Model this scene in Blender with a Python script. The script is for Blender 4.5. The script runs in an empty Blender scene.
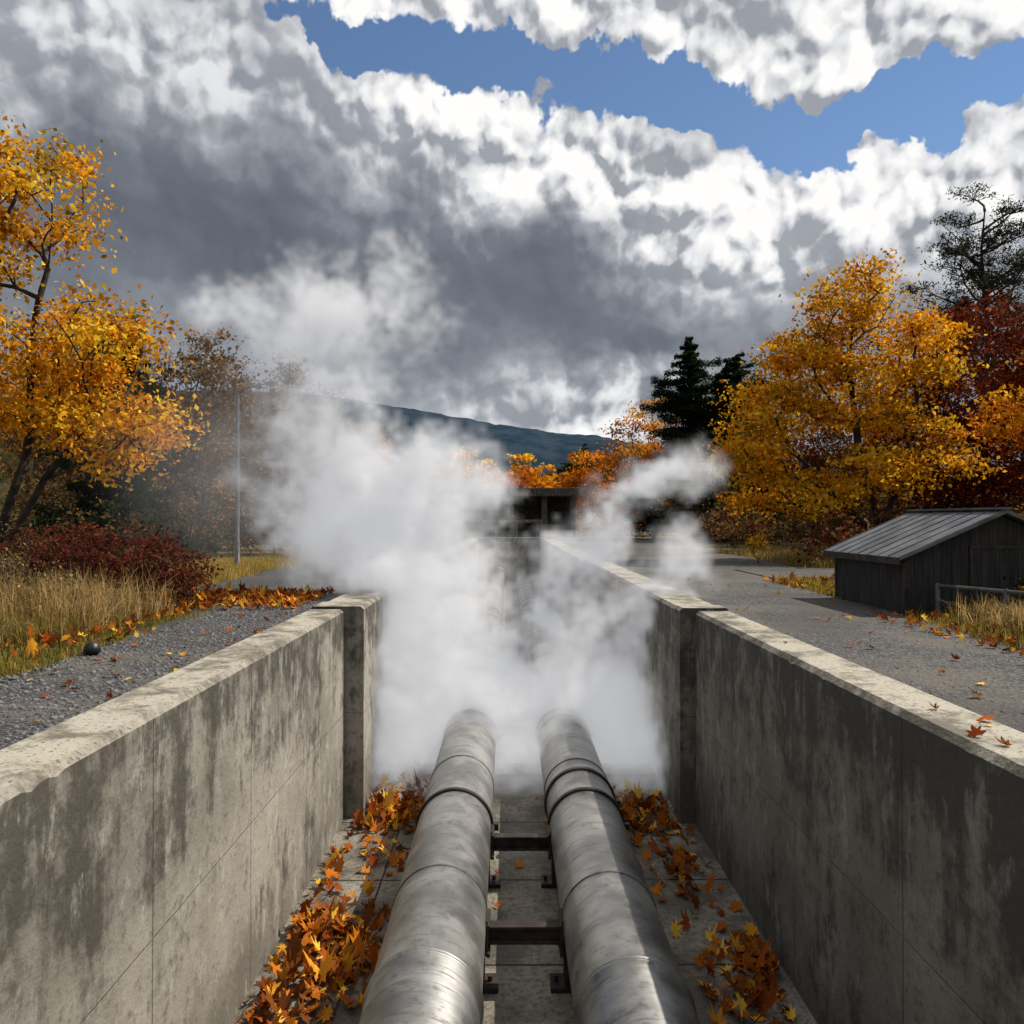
import bpy, math, numpy as np
from mathutils import Vector, Matrix
sc=bpy.context.scene
R=np.random.default_rng(7)
rad=math.radians
GZ=2.30   # ground level (channel floor is z=0, wall tops 2.4)

# ------------------------------------------------------------------ node helpers
class NT:
    def __init__(s,t): s.t=t; s.n=t.nodes; s.l=t.links; s.dim='3D'
    def new(s,typ,**k):
        nd=s.n.new(typ)
        for a,b in k.items(): setattr(nd,a,b)
        return nd
    def setin(s,nd,i,v):
        if v is None: return
        if hasattr(v,'is_output'): s.l.new(v,nd.inputs[i])
        else: nd.inputs[i].default_value=v
    def m(s,op,a,b=None,c=None,clamp=False):
        nd=s.new('ShaderNodeMath',operation=op,use_clamp=clamp)
        s.setin(nd,0,a); s.setin(nd,1,b); s.setin(nd,2,c); return nd.outputs[0]
    def v(s,op,a,b=None,out=0,scale=None):
        nd=s.new('ShaderNodeVectorMath',operation=op)
        s.setin(nd,0,a); s.setin(nd,1,b)
        if scale is not None: s.setin(nd,3,scale)
        return nd.outputs['Value'] if out=='v' else nd.outputs[0]
    def noise(s,vec,scale,detail=4,rough=.5,out=0,dist=0):
        nd=s.new('ShaderNodeTexNoise',noise_dimensions=s.dim); s.setin(nd,'Vector',vec)
        nd.inputs['Scale'].default_value=scale; nd.inputs['Detail'].default_value=detail
        nd.inputs['Roughness'].default_value=rough; nd.inputs['Distortion'].default_value=dist
        return nd.outputs[out]
    def vor(s,vec,scale,feature='F1',detail=0,rough=.5,out='Distance',smooth=.5,rand=1):
        nd=s.new('ShaderNodeTexVoronoi',feature=feature,voronoi_dimensions=s.dim); s.setin(nd,'Vector',vec)
        nd.inputs['Scale'].default_value=scale
        nd.inputs['Detail'].default_value=detail
        if 'Roughness' in nd.inputs: nd.inputs['Roughness'].default_value=rough
        if feature=='SMOOTH_F1': nd.inputs['Smoothness'].default_value=smooth
        nd.inputs['Randomness'].default_value=rand
        return nd.outputs[out]
    def mr(s,x,a,b,c=0.,d=1.,typ='SMOOTHSTEP'):
        nd=s.new('ShaderNodeMapRange',interpolation_type=typ); s.setin(nd,0,x)
        for i,q in zip((1,2,3,4),(a,b,c,d)): s.setin(nd,i,q)
        return nd.outputs[0]
    def mix(s,f,a,b,bt='MIX'):
        nd=s.new('ShaderNodeMix',data_type='RGBA',blend_type=bt)
        s.setin(nd,0,f)
        for i,q in ((6,a),(7,b)):
            if isinstance(q,(tuple,list)) and len(q)==3: q=(*q,1)
            s.setin(nd,i,q)
        return nd.outputs[2]
    def ramp(s,f,stops):
        nd=s.new('ShaderNodeValToRGB'); cr=nd.color_ramp
        while len(cr.elements)<len(stops): cr.elements.new(.5)
        for e,(p,c) in zip(cr.elements,stops): e.position=p; e.color=(*c,1)
        s.setin(nd,0,f); return nd.outputs[0]
    def xyz(s,vec):
        nd=s.new('ShaderNodeSeparateXYZ'); s.setin(nd,0,vec); return nd.outputs
    def comb(s,x,y,z):
        nd=s.new('ShaderNodeCombineXYZ'); s.setin(nd,0,x); s.setin(nd,1,y); s.setin(nd,2,z); return nd.outputs[0]
    def pos(s): return s.new('ShaderNodeNewGeometry').outputs['Position']
    def bump(s,h,strength=.5,dist=.01,normal=None):
        nd=s.new('ShaderNodeBump'); nd.inputs['Strength'].default_value=strength; nd.inputs['Distance'].default_value=dist
        s.setin(nd,'Height',h); s.setin(nd,'Normal',normal) if normal is not None else None
        return nd.outputs[0]

def new_mat(name):
    m=bpy.data.materials.new(name); m.use_nodes=True; m.node_tree.nodes.clear()
    return m,NT(m.node_tree)
def finish(t,col,rough=.8,metal=0.,normal=None,spec=.5):
    p=t.new('ShaderNodeBsdfPrincipled'); o=t.new('ShaderNodeOutputMaterial')
    if isinstance(col,tuple): col=(*col,1)
    t.setin(p,'Base Color',col); t.setin(p,'Roughness',rough); t.setin(p,'Metallic',metal)
    p.inputs['Specular IOR Level'].default_value=spec
    if normal is not None: t.setin(p,'Normal',normal)
    t.l.new(p.outputs[0],o.inputs['Surface'])

def simple(name,c1,c2,scale=6,rough=.7,metal=0,bs=.3,bd=.01):
    m,t=new_mat(name); p=t.pos()
    n=t.noise(p,scale,3,.6)
    finish(t,t.mix(t.mr(n,.35,.65),c1,c2),rough,metal,t.bump(t.noise(p,scale*6,2,.6),bs,bd) if bs else None); return m

def concrete_wall():
    m,t=new_mat('weathered_concrete'); p=t.pos(); x,y,z=t.xyz(p)
    n1=t.noise(p,.9,3,.6); n2=t.noise(p,14,4,.68)
    col=t.mix(t.mr(n1,.3,.7),(.20,.182,.142),(.38,.35,.285))
    cell=t.new('ShaderNodeTexWhiteNoise',noise_dimensions='2D')
    t.setin(cell,'Vector',t.comb(t.m('FLOOR',t.m('DIVIDE',t.m('ADD',y,.6),1.62)),t.m('FLOOR',t.m('DIVIDE',t.m('ADD',z,.05),1.25)),0.))
    col=t.mix(t.m('MULTIPLY',cell.outputs[0],.3),col,(.17,.16,.13))
    sv=t.comb(t.m('MULTIPLY',x,5.),t.m('MULTIPLY',y,4.),t.m('MULTIPLY',z,.6))
    st=t.noise(sv,1.,5,.68)
    blot=t.noise(p,2.4,5,.74)
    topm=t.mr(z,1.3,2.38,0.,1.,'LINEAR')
    shade_stain=t.mr(x,.5,1.,0.,1.,'LINEAR')  # right side: weight for the painted shade and slightly more stain
    f=t.m('ADD',t.m('ADD',t.m('MULTIPLY',topm,.13),t.m('MULTIPLY',shade_stain,.02)),t.m('ADD',t.m('MULTIPLY',st,.42),t.m('MULTIPLY',blot,.58)))
    dark=t.mr(f,.50,.64)
    col=t.mix(t.m('MULTIPLY',dark,.86),col,(.050,.044,.033))
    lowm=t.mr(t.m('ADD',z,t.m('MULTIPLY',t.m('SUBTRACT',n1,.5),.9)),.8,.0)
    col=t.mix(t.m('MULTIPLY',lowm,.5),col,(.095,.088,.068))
    st2=t.noise(t.comb(t.m('MULTIPLY',x,6.),t.m('MULTIPLY',y,5.),t.m('MULTIPLY',z,2.2)),1.3,5,.70)
    col=t.mix(t.m('MULTIPLY',t.mr(st2,.53,.68),.5),col,(.48,.455,.39))
    col=t.mix(t.m('MULTIPLY',t.mr(n2,.53,.68),.5),col,(.085,.078,.062))
    # shade of the right side painted in as a darker colour
    col=t.mix(t.m('MULTIPLY',shade_stain,.34),col,(.05,.047,.034))
    nz=t.xyz(t.new('ShaderNodeNewGeometry').outputs['True Normal'])[2]
    capc=t.mix(t.mr(blot,.42,.60),(.42,.38,.30),(.15,.135,.10))
    capc=t.mix(t.mr(t.noise(p,40,2,.6),.56,.7),capc,(.09,.085,.065))
    col=t.mix(t.mr(nz,.5,.9),col,capc)
    def line(c,off,per,w):
        d=t.m('ABSOLUTE',t.m('SUBTRACT',t.m('FRACT',t.m('DIVIDE',t.m('ADD',c,off),per)),.5))
        d=t.m('MULTIPLY',d,per)
        return t.mr(t.m('ADD',d,t.m('MULTIPLY',t.m('SUBTRACT',n2,.5),.012)),w,w*.3)
    wig=t.m('MULTIPLY',t.m('SUBTRACT',n1,.5),.015)
    jl=t.m('MAXIMUM',line(t.m('ADD',y,wig),.6+.81,1.62,.008),t.m('MULTIPLY',line(t.m('ADD',z,wig),.05+.625,1.25,.006),.7))
    jl=t.m('MULTIPLY',jl,t.mr(nz,.6,.3))
    col=t.mix(t.m('MULTIPLY',jl,.6),col,(.035,.032,.028))
    h=t.m('SUBTRACT',t.m('ADD',t.m('MULTIPLY',n2,.7),t.m('MULTIPLY',blot,.5)),jl)
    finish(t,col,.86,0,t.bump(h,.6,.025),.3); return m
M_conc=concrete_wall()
def floor_mat():
    m,t=new_mat('channel_floor_concrete'); p=t.pos(); x,y,z=t.xyz(p)
    n1=t.noise(p,1.3,5,.68); n2=t.noise(p,18,4,.68)
    col=t.mix(t.mr(n1,.38,.62),(.09,.078,.058),(.27,.24,.19))
    d=t.m('ABSOLUTE',t.m('SUBTRACT',t.m('FRACT',t.m('DIVIDE',t.m('ADD',y,.35),1.45)),.5))
    j=t.mr(t.m('MULTIPLY',d,1.45),.016,.006)
    d2=t.m('ABSOLUTE',t.m('SUBTRACT',x,t.m('MULTIPLY',t.m('SUBTRACT',n1,.5),.02)))
    j=t.m('MAXIMUM',j,t.mr(t.m('ABSOLUTE',t.m('SUBTRACT',d2,1.2)),.012,.004))
    col=t.mix(t.m('MULTIPLY',t.mr(n2,.45,.65),.65),col,(.045,.038,.028))
    col=t.mix(t.m('MULTIPLY',t.mr(t.noise(p,60,2,.6),.58,.7),.55),col,(.36,.32,.26))
    col=t.mix(j,col,(.02,.018,.015))
    finish(t,col,t.mr(n1,.3,.7,.55,.9),0,t.bump(t.m('SUBTRACT',n2,j),.7,.03),.4); return m
M_floor=floor_mat()
def gravel_mat(name,c1,c2,sc1=26,bd=.02):
    m,t=new_mat(name); p=t.pos()
    nd=t.new('ShaderNodeTexVoronoi'); t.setin(nd,'Vector',p); nd.inputs['Scale'].default_value=sc1
    d=nd.outputs['Distance']; g=t.xyz(nd.outputs['Color'])[0]
    n=t.noise(p,1.1,4,.65); n3=t.noise(p,.35,3,.6)
    col=t.mix(g,c1,c2)
    col=t.mix(t.m('MULTIPLY',t.mr(d,.25,.55),.7),col,(.025,.024,.022))
    col=t.mix(t.m('MULTIPLY',t.mr(n,.45,.62),.6),col,(.14,.12,.09))
    col=t.mix(t.m('MULTIPLY',t.mr(n3,.5,.62),.55),col,(.05,.046,.04))
    h=t.m('MULTIPLY',t.m('SUBTRACT',1.,d),g)
    finish(t,col,.88,0,t.bump(h,.9,bd),.3); return m
M_gravel=gravel_mat('gravel',(.04,.042,.046),(.14,.14,.14),30)
M_road=gravel_mat('worn_asphalt',(.05,.05,.05),(.21,.20,.19),34,.016)
def ground_mat():
    m,t=new_mat('grassy_ground'); p=t.pos()
    n=t.noise(p,.55,5,.65); n2=t.noise(p,9,4,.7)
    col=t.ramp(n,[(.3,(.035,.042,.014)),(.45,(.085,.070,.028)),(.56,(.17,.125,.05)),(.7,(.10,.055,.022))])
    col=t.mix(t.m('MULTIPLY',t.mr(n2,.5,.66),.7),col,(.035,.026,.014))
    nd=t.new('ShaderNodeTexVoronoi'); t.setin(nd,'Vector',p); nd.inputs['Scale'].default_value=11
    lv=nd.outputs['Color']; ld=nd.outputs['Distance']
    msk=t.m('MULTIPLY',t.m('MULTIPLY',t.mr(ld,.3,.24),t.mr(t.xyz(lv)[0],.6,.62)),t.mr(n,.42,.55))
    col=t.mix(msk,col,t.mix(t.xyz(lv)[1],(.22,.05,.012),(.38,.16,.02)))
    finish(t,col,.95,0,t.bump(n2,.8,.05),.2); return m
M_ground=ground_mat()
def leafmat(name,transl=.45):
    m,t=new_mat(name)
    a=t.new('ShaderNodeAttribute',attribute_name='tint')
    r=t.new('ShaderNodeNewGeometry').outputs['Random Per Island']
    col=t.mix(1.,a.outputs['Color'],t.ramp(r,[(0,(.6,.55,.5)),(.5,(.95,.95,.9)),(1,(1.3,1.3,1.2))]),'MULTIPLY')
    d=t.new('ShaderNodeBsdfDiffuse'); tr=t.new('ShaderNodeBsdfTranslucent'); mx=t.new('ShaderNodeMixShader')
    t.setin(d,0,col); t.setin(tr,0,col); mx.inputs[0].default_value=transl
    o=t.new('ShaderNodeOutputMaterial')
    t.l.new(d.outputs[0],mx.inputs[1]); t.l.new(tr.outputs[0],mx.inputs[2])
    t.l.new(mx.outputs[0],o.inputs[0]); return m
M_leaf=leafmat('foliage'); M_dry=leafmat('fallen_leaf',.15)
M_bark=simple('bark',(.014,.011,.009),(.045,.036,.028),5,.9,0,0)
def pipe_mat():
    m,t=new_mat('galvanised_steel'); p=t.pos(); x,y,z=t.xyz(p)
    n=t.noise(p,2.2,4,.6); sp=t.vor(p,22,out='Color')
    ringn=t.noise(t.comb(0.,t.m('MULTIPLY',y,22.),0.),1.,3,.7)
    col=t.mix(t.mr(n,.35,.65),(.22,.215,.20),(.41,.40,.38))
    col=t.mix(t.m('MULTIPLY',t.xyz(sp)[0],.25),col,(.25,.25,.24))
    col=t.mix(t.m('MULTIPLY',t.mr(ringn,.5,.75),.3),col,(.18,.175,.165))
    st=t.noise(t.comb(t.m('MULTIPLY',x,3.),t.m('MULTIPLY',y,14.),t.m('MULTIPLY',z,1.2)),1.,5,.68)
    spots=t.mr(t.noise(p,9,4,.7),.55,.67)
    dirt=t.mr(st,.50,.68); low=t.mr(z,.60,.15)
    col=t.mix(t.m('MULTIPLY',dirt,.6),col,(.11,.095,.078))
    col=t.mix(t.m('MULTIPLY',spots,.5),col,(.12,.105,.085))
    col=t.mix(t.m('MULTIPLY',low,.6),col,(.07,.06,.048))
    rgh=t.m('ADD',t.mr(n,.3,.7,.36,.52),t.m('MULTIPLY',dirt,.2))
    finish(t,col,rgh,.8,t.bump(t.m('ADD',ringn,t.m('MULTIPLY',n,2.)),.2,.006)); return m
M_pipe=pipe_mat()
M_dark=simple('dark_steel',(.018,.016,.015),(.055,.04,.03),9,.55,.5)
M_rust=simple('rusty_steel',(.018,.013,.011),(.048,.028,.019),12,.8,.2)
M_lamp=simple('grey_paint',(.11,.115,.12),(.18,.185,.19),4,.5,.3)
M_rail=simple('weathered_tube',(.07,.07,.068),(.12,.12,.115),8,.5,.4)
M_glass=simple('lamp_glass',(.5,.5,.48),(.6,.6,.58),4,.2)
def board_mat():
    m,t=new_mat('dark_timber_boards'); p=t.pos(); x,y,z=t.xyz(p)
    s=t.m('ADD',x,y); fr=t.m('FRACT',t.m('DIVIDE',s,.11))
    g=t.mr(t.m('ABSOLUTE',t.m('SUBTRACT',fr,.5)),.44,.49)
    n=t.noise(t.comb(t.m('MULTIPLY',x,14.),t.m('MULTIPLY',y,14.),t.m('MULTIPLY',z,1.2)),1.6,4,.6)
    col=t.mix(t.mr(n,.3,.7),(.016,.016,.016),(.042,.041,.039))
    col=t.mix(g,col,(.006,.006,.006))
    finish(t,col,.8,0,t.bump(t.m('SUBTRACT',n,g),.5,.01),.3); return m
M_board=board_mat()
M_roof=simple('sheet_metal_roof',(.075,.08,.085),(.15,.16,.165),3,.55,.3,.15,.005)
M_black=simple('black_rubber',(.008,.008,.009),(.02,.02,.02),10,.4)
def hill_mat(name,c1,c2,sc1):
    m,t=new_mat(name); p=t.pos(); n=t.noise(p,sc1,6,.65)
    finish(t,t.mix(t.mr(n,.38,.62),c1,c2),1,0,None,0.); return m
M_hill=hill_mat('forested_hill',(.018,.034,.052),(.034,.054,.075),.012)  # blue of distance haze painted into the hill colour
M_hill2=hill_mat('near_hill',(.025,.035,.018),(.10,.065,.025),.05)

# ------------------------------------------------------------------ mesh builders
def mesh_obj(name,V,F,mats,mi=None,tint=None,smooth=False):
    V=np.asarray(V,np.float32); F=np.asarray(F,np.int32); k=F.shape[1]
    me=bpy.data.meshes.new(name)
    me.vertices.add(len(V)); me.vertices.foreach_set('co',V.ravel())
    me.loops.add(F.size); me.loops.foreach_set('vertex_index',F.ravel())
    me.polygons.add(len(F)); me.polygons.foreach_set('loop_start',np.arange(0,F.size,k,dtype=np.int32))
    if mi is not None: me.polygons.foreach_set('material_index',np.asarray(mi,np.int32))
    if smooth: me.polygons.foreach_set('use_smooth',np.ones(len(F),bool))
    me.update(calc_edges=True); me.validate()
    if tint is not None:
        a=me.attributes.new('tint','FLOAT_COLOR','POINT')
        t4=np.ones((len(V),4),np.float32); t4[:,:3]=tint; a.data.foreach_set('color',t4.ravel())
    for m in mats: me.materials.append(m)
    o=bpy.data.objects.new(name,me); sc.collection.objects.link(o); return o

class MB:
    def __init__(s): s.v=[];s.f=[];s.m=[];s.s=[]
    def add(s,vs,fs,m=0,sm=False):
        b=len(s.v); s.v+= [tuple(q) for q in vs]
        for f in fs: s.f.append([b+i for i in f]); s.m.append(m); s.s.append(sm)
    def box(s,x0,x1,y0,y1,z0,z1,m=0):
        vs=[(x,y,z) for z in (z0,z1) for y in (y0,y1) for x in (x0,x1)]
        s.add(vs,[(0,2,3,1),(4,5,7,6),(0,1,5,4),(2,6,7,3),(0,4,6,2),(1,3,7,5)],m)
    def prism_y(s,prof,y0,y1,m=0):
        n=len(prof); vs=[(x,y0,z) for x,z in prof]+[(x,y1,z) for x,z in prof]
        fs=[(i,(i+1)%n,n+(i+1)%n,n+i) for i in range(n)]+[tuple(range(n))[::-1],tuple(range(n,2*n))]
        s.add(vs,fs,m)
    def lathe(s,c,axis,prof,n=48,m=0,sm=True,cap=True):
        ax=Vector(axis).normalized(); u=ax.orthogonal().normalized(); w=ax.cross(u); c=Vector(c); vs=[]
        for d,r in prof:
            for i in range(n):
                a=2*math.pi*i/n; vs.append(c+ax*d+(u*math.cos(a)+w*math.sin(a))*r)
        fs=[(j*n+i,j*n+(i+1)%n,(j+1)*n+(i+1)%n,(j+1)*n+i) for j in range(len(prof)-1) for i in range(n)]
        s.add(vs,fs,m,sm)
        if cap: 
            s.add(vs[:n],[tuple(range(n))[::-1]],m); s.add(vs[-n:],[tuple(range(n))],m)
    def tube(s,pts,r,n=10,m=0):
        for a,b in zip(pts[:-1],pts[1:]):
            a=Vector(a);b=Vector(b); d=b-a; s.lathe(a,d,[(0,r),(d.length,r)],n,m)
    def obj(s,name,mats,bevel=0,parent=None):
        me=bpy.data.meshes.new(name); me.from_pydata(s.v,[],s.f); me.update()
        for i,p in enumerate(me.polygons): p.material_index=s.m[i]; p.use_smooth=s.s[i]
        for m in mats: me.materials.append(m)
        o=bpy.data.objects.new(name,me); sc.collection.objects.link(o)
        if bevel:
            b=o.modifiers.new('b','BEVEL'); b.width=bevel; b.segments=2; b.limit_method='ANGLE'
        if parent: o.parent=parent
        return o

# ------------------------------------------------------------------ channel
def wall(name,side,xin,thick,segs):
    mb=MB()
    for (y0,y1,dx,dz) in segs:
        xi=xin-dx; xo=xin+thick
        p=[(xi,-.3),(xo,-.3),(xo,2.36+dz),(xo-.03,2.4+dz),(xi+.035,2.4+dz),(xi,2.365+dz)]
        ys=np.linspace(y0,y1,max(2,int((y1-y0)/.06)))
        n=len(p); vs=[]
        for y in ys:
            j=R.normal(0,.0022,(2,)); ch=max(0,R.normal(-.02,.014))
            for k,(x,z) in enumerate(p):
                if k==5: x+=j[0]*.4; z-=ch
                if k==4: x+=ch+abs(j[0]); 
                vs.append((side*x,y,z))
        fs=[]
        for a in range(len(ys)-1):
            for i in range(n):
                q=(a*n+i,a*n+(i+1)%n,(a+1)*n+(i+1)%n,(a+1)*n+i)
                fs.append(q if side<0 else q[::-1])
        fs.append(tuple(range(n))); fs.append(tuple(range((len(ys)-1)*n,len(ys)*n))[::-1])
        mb.add(vs,fs)
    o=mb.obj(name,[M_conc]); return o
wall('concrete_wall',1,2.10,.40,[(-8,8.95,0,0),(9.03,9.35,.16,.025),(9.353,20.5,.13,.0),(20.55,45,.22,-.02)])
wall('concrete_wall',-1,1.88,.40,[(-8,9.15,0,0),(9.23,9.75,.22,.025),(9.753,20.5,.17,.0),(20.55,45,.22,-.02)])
mb=MB(); mb.box(-2.2,2.4,-8,45,-.3,0); mb.obj('channel_floor',[M_floor])
mb=MB(); mb.box(-1.62,1.9,10.3,10.75,.004,.16); mb.box(-1.7,-1.25,9.4,10.3,.004,.08); mb.obj('concrete_sill',[M_conc],.015)
mb=MB(); mb.box(-2.27,2.49,44.9,45.4,-.3,2.42); mb.obj('headwall',[M_conc],.01)

M_seam=simple('weld_seam',(.05,.045,.04),(.13,.12,.11),20,.6,.5)
def pipe(x,y0,y1,seams,welds,clamps):
    mb=MB(); r=.35; ev=[]
    for s in welds: ev+= [(s-.03,r),(s-.025,r+.014),(s-.006,r+.016),(s-.003,r+.004),(s+.003,r+.004),(s+.006,r+.016),(s+.025,r+.014),(s+.03,r)]
    ev=sorted(ev); prof=[(y0,r)]+ev+[(y1,r)]
    mb.lathe((x,0,.47),(0,1,0),prof,72,0)
    for s in seams: mb.lathe((x,0,.47),(0,1,0),[(s-.009,r+.001),(s-.006,r+.007),(s+.006,r+.007),(s+.009,r+.001)],72,2,True,False)
    for s in clamps:
        mb.lathe((x,0,.47),(0,1,0),[(s-.028,r+.001),(s-.028,r+.022),(s+.028,r+.022),(s+.028,r+.001)],72,1,False,False)
        mb.box(x+.33,x+.42,s-.025,s+.025,.44,.50,1)
        mb.lathe((x+.375,s-.05,.47),(0,1,0),[(0,.014),(.1,.014)],8,1)
    return mb.obj('steam_pipe',[M_pipe,M_dark,M_seam])
sy=[1.2,2.9,6.05,8.85]+list(np.arange(10.8,44,1.6)); 
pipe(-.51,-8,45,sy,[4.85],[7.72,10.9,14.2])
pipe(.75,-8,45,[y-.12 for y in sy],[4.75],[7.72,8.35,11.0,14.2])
for y in (2.4,5.9,7.55,11.5,15,19):
    mb=MB()
    mb.box(-.16,.40,y-.05,y+.05,.435,.455); mb.box(-.16,.40,y-.05,y+.05,.325,.345); mb.box(-.16,.40,y-.012,y+.012,.345,.435)
    for sx in (-.165,.385): mb.box(sx,sx+.02,y-.10,y+.10,.27,.52)
    for px in (-.51,.75):
        for dx in (-.34,.30):
            mb.box(px+dx,px+dx+.04,y-.08,y+.08,.006,.33)
        mb.box(px-.44,px+.44,y-.10,y+.10,.004,.04)
        for dx in (-.40,.38):
            mb.lathe((px+dx,y,.04),(0,0,1),[(0,.018),(.04,.018)],8)
    for bx in (-.155,.375):
        for dz in (.29,.49): mb.lathe((bx+.012,y-.13,dz),(0,1,0),[(0,.016),(.26,.016)],6,0)
    mb.obj('pipe_support',[M_rust if y<7 else M_dark],.003)

# ------------------------------------------------------------------ terrain
def gh(x,y):
    x=np.asarray(x,float); y=np.asarray(y,float)
    d=np.maximum(0,np.abs(x)-12); far=np.clip((y-60)/200,0,1)
    h=GZ-.02+np.minimum(d*.05,2.5)*np.where(x>0,1.3,.6)*(1-far*.5)
    h=h+.10*np.sin(x*.7+1)*np.cos(y*.5)*np.clip((np.abs(x)-6)/4,0,1)
    return h-far*3
xs=np.unique(np.concatenate([-np.geomspace(6,4000,40),np.arange(-6,-2.3,.4),[-2.2,2.4],np.arange(2.8,6,.4),np.geomspace(6,4000,40)]))
ys=np.unique(np.concatenate([-np.geomspace(1,300,14),np.arange(0,45.2,1.),np.geomspace(46,5000,44)])); ys=np.insert(ys,0,-8.5) ; ys=np.unique(np.append(ys,45.2))
XX,YY=np.meshgrid(xs,ys); V=np.stack([XX,YY,gh(XX,YY)],-1).reshape(-1,3); F=[]
nx=len(xs)
for j in range(len(ys)-1):
    for i in range(nx-1):
        if xs[i]>=-2.21 and xs[i+1]<=2.41 and ys[j]>=-8.6 and ys[j+1]<=45.3: continue
        F.append((j*nx+i,j*nx+i+1,(j+1)*nx+i+1,(j+1)*nx+i))
mesh_obj('ground',V,F,[M_ground],smooth=True)

def strip(name,pts,mat,z,sub=.12,jit=.06):
    pts=np.array(pts,float); ys=np.arange(pts[0,0],pts[-1,0],sub)
    xl=np.interp(ys,pts[:,0],pts[:,1]); xr=np.interp(ys,pts[:,0],pts[:,2])
    def wob(a): 
        return (np.convolve(R.normal(0,1,len(ys)+8),np.ones(9)/3,'valid')*jit+R.normal(0,jit*.4,len(ys)))
    if abs(xl[0])>abs(xr[0]): xl=xl+wob(0)
    else: xr=xr+wob(0)
    K=6; tt=np.linspace(0,1,K)
    X=xl[:,None]*(1-tt)+xr[:,None]*tt; Y=np.repeat(ys[:,None],K,1); Z=np.full_like(X,z)
    V=np.stack([X,Y,Z],-1).reshape(-1,3); n=len(ys)
    F=[(j*K+i,j*K+i+1,(j+1)*K+i+1,(j+1)*K+i) for j in range(n-1) for i in range(K-1)]
    return mesh_obj(name,V,F,[mat])
strip('gravel_path',[(-8,-3.3,-2.27),(5,-3.35,-2.27),(8,-3.7,-2.27),(10.5,-3.9,-2.27),(12,-5.0,-2.27),(16,-5.2,-2.27),(24,-6.0,-2.27),(45,-6.5,-2.27)],M_gravel,GZ+.012)
strip('road',[(-8,2.49,4.4),(6.8,2.49,4.4),(9,2.49,4.55),(12,2.49,4.8),(15,2.49,5.6),(18,2.49,6.6),(22,2.49,7.0),(30,2.49,7.2),(60,2.49,8.5)],M_road,GZ+.014)
xsR=np.arange(5.0,30,.25); yl=14.3+.05*xsR+R.normal(0,.05,len(xsR)); yh=17.2+.1*xsR+R.normal(0,.08,len(xsR))
V=[];F=[]
for i,x in enumerate(xsR):
    for k in range(4): V.append((x,yl[i]+(yh[i]-yl[i])*k/3,max(GZ+.018,float(gh(x,yl[i]))+.05)))
for i in range(len(xsR)-1):
    for k in range(3): F.append((i*4+k,(i+1)*4+k,(i+1)*4+k+1,i*4+k+1))
mesh_obj('side_road',V,F,[M_road])

def stones(name,n,fx,fy,s0,s1,mat,z=GZ+.01):
    base=np.array([(1,0,0),(0,1,0),(-1,0,0),(0,-1,0),(0,0,.8),(0,0,-.5)],float)
    tri=np.array([(0,1,4),(1,2,4),(2,3,4),(3,0,4),(1,0,5),(2,1,5),(3,2,5),(0,3,5)])
    x=fx(n); y=fy(n); s=s0+(s1-s0)*R.random(n)**3
    ang=R.random(n)*6.28; c,sn=np.cos(ang),np.sin(ang)
    P=base[None]*(s[:,None,None])*(1+R.normal(0,.28,(n,6,3)))
    X=P[...,0]*c[:,None]-P[...,1]*sn[:,None]; Y=P[...,0]*sn[:,None]+P[...,1]*c[:,None]
    V=np.stack([X+x[:,None],Y+y[:,None],P[...,2]*.8+z],-1).reshape(-1,3)
    F=(tri[None]+np.arange(n)[:,None,None]*6).reshape(-1,3)
    g=.04+.15*R.random(n); tint=np.repeat(np.stack([g,g*.98,g*.95],-1),6,0)
    return mesh_obj(name,V,F,[mat],tint=tint)
mst,t=new_mat('stone'); a=t.new('ShaderNodeAttribute',attribute_name='tint'); finish(t,a.outputs['Color'],.85)
stones('gravel',16000,lambda n:-2.29-1.25*R.random(n)**1.2,lambda n:3+9*R.random(n)**1.3,.006,.026,mst)
stones('gravel',14000,lambda n:2.51+2.2*R.random(n)**1.3,lambda n:3+10*R.random(n)**1.3,.004,.019,mst)

# ------------------------------------------------------------------ leaves / foliage helpers
def leaf_quads(C,size,up=.3,asp=.62):
    n=len(C); nrm=R.normal(0,1,(n,3)); nrm[:,2]+=up; nrm/=np.linalg.norm(nrm,axis=1,keepdims=True)
    a=np.cross(nrm,R.normal(0,1,(n,3))); a/=np.linalg.norm(a,axis=1,keepdims=True)+1e-9
    b=np.cross(nrm,a); s=(size*(.6+.8*R.random(n)))[:,None]
    V=np.stack([C-a*s*.5,C+b*s*asp*.5+nrm*s*.12-a*s*.05,C+a*s*.5,C-b*s*asp*.5+nrm*s*.12-a*s*.05],1)
    return V.reshape(-1,3), np.arange(n*4).reshape(-1,4)
class Acc:
    def __init__(s): s.V=[];s.F=[];s.M=[];s.T=[];s.n=0
    def add(s,V,F,m,T):
        s.V.append(V); s.F.append(F+s.n); s.n+=len(V); s.M.append(np.full(len(F),m)); 
        T=np.asarray(T,float); s.T.append(np.broadcast_to(T,(len(V),3)))
    def obj(s,name,mats=None):
        return mesh_obj(name,np.concatenate(s.V),np.concatenate(s.F),mats or [M_bark,M_leaf],np.concatenate(s.M),np.concatenate(s.T))
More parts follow.
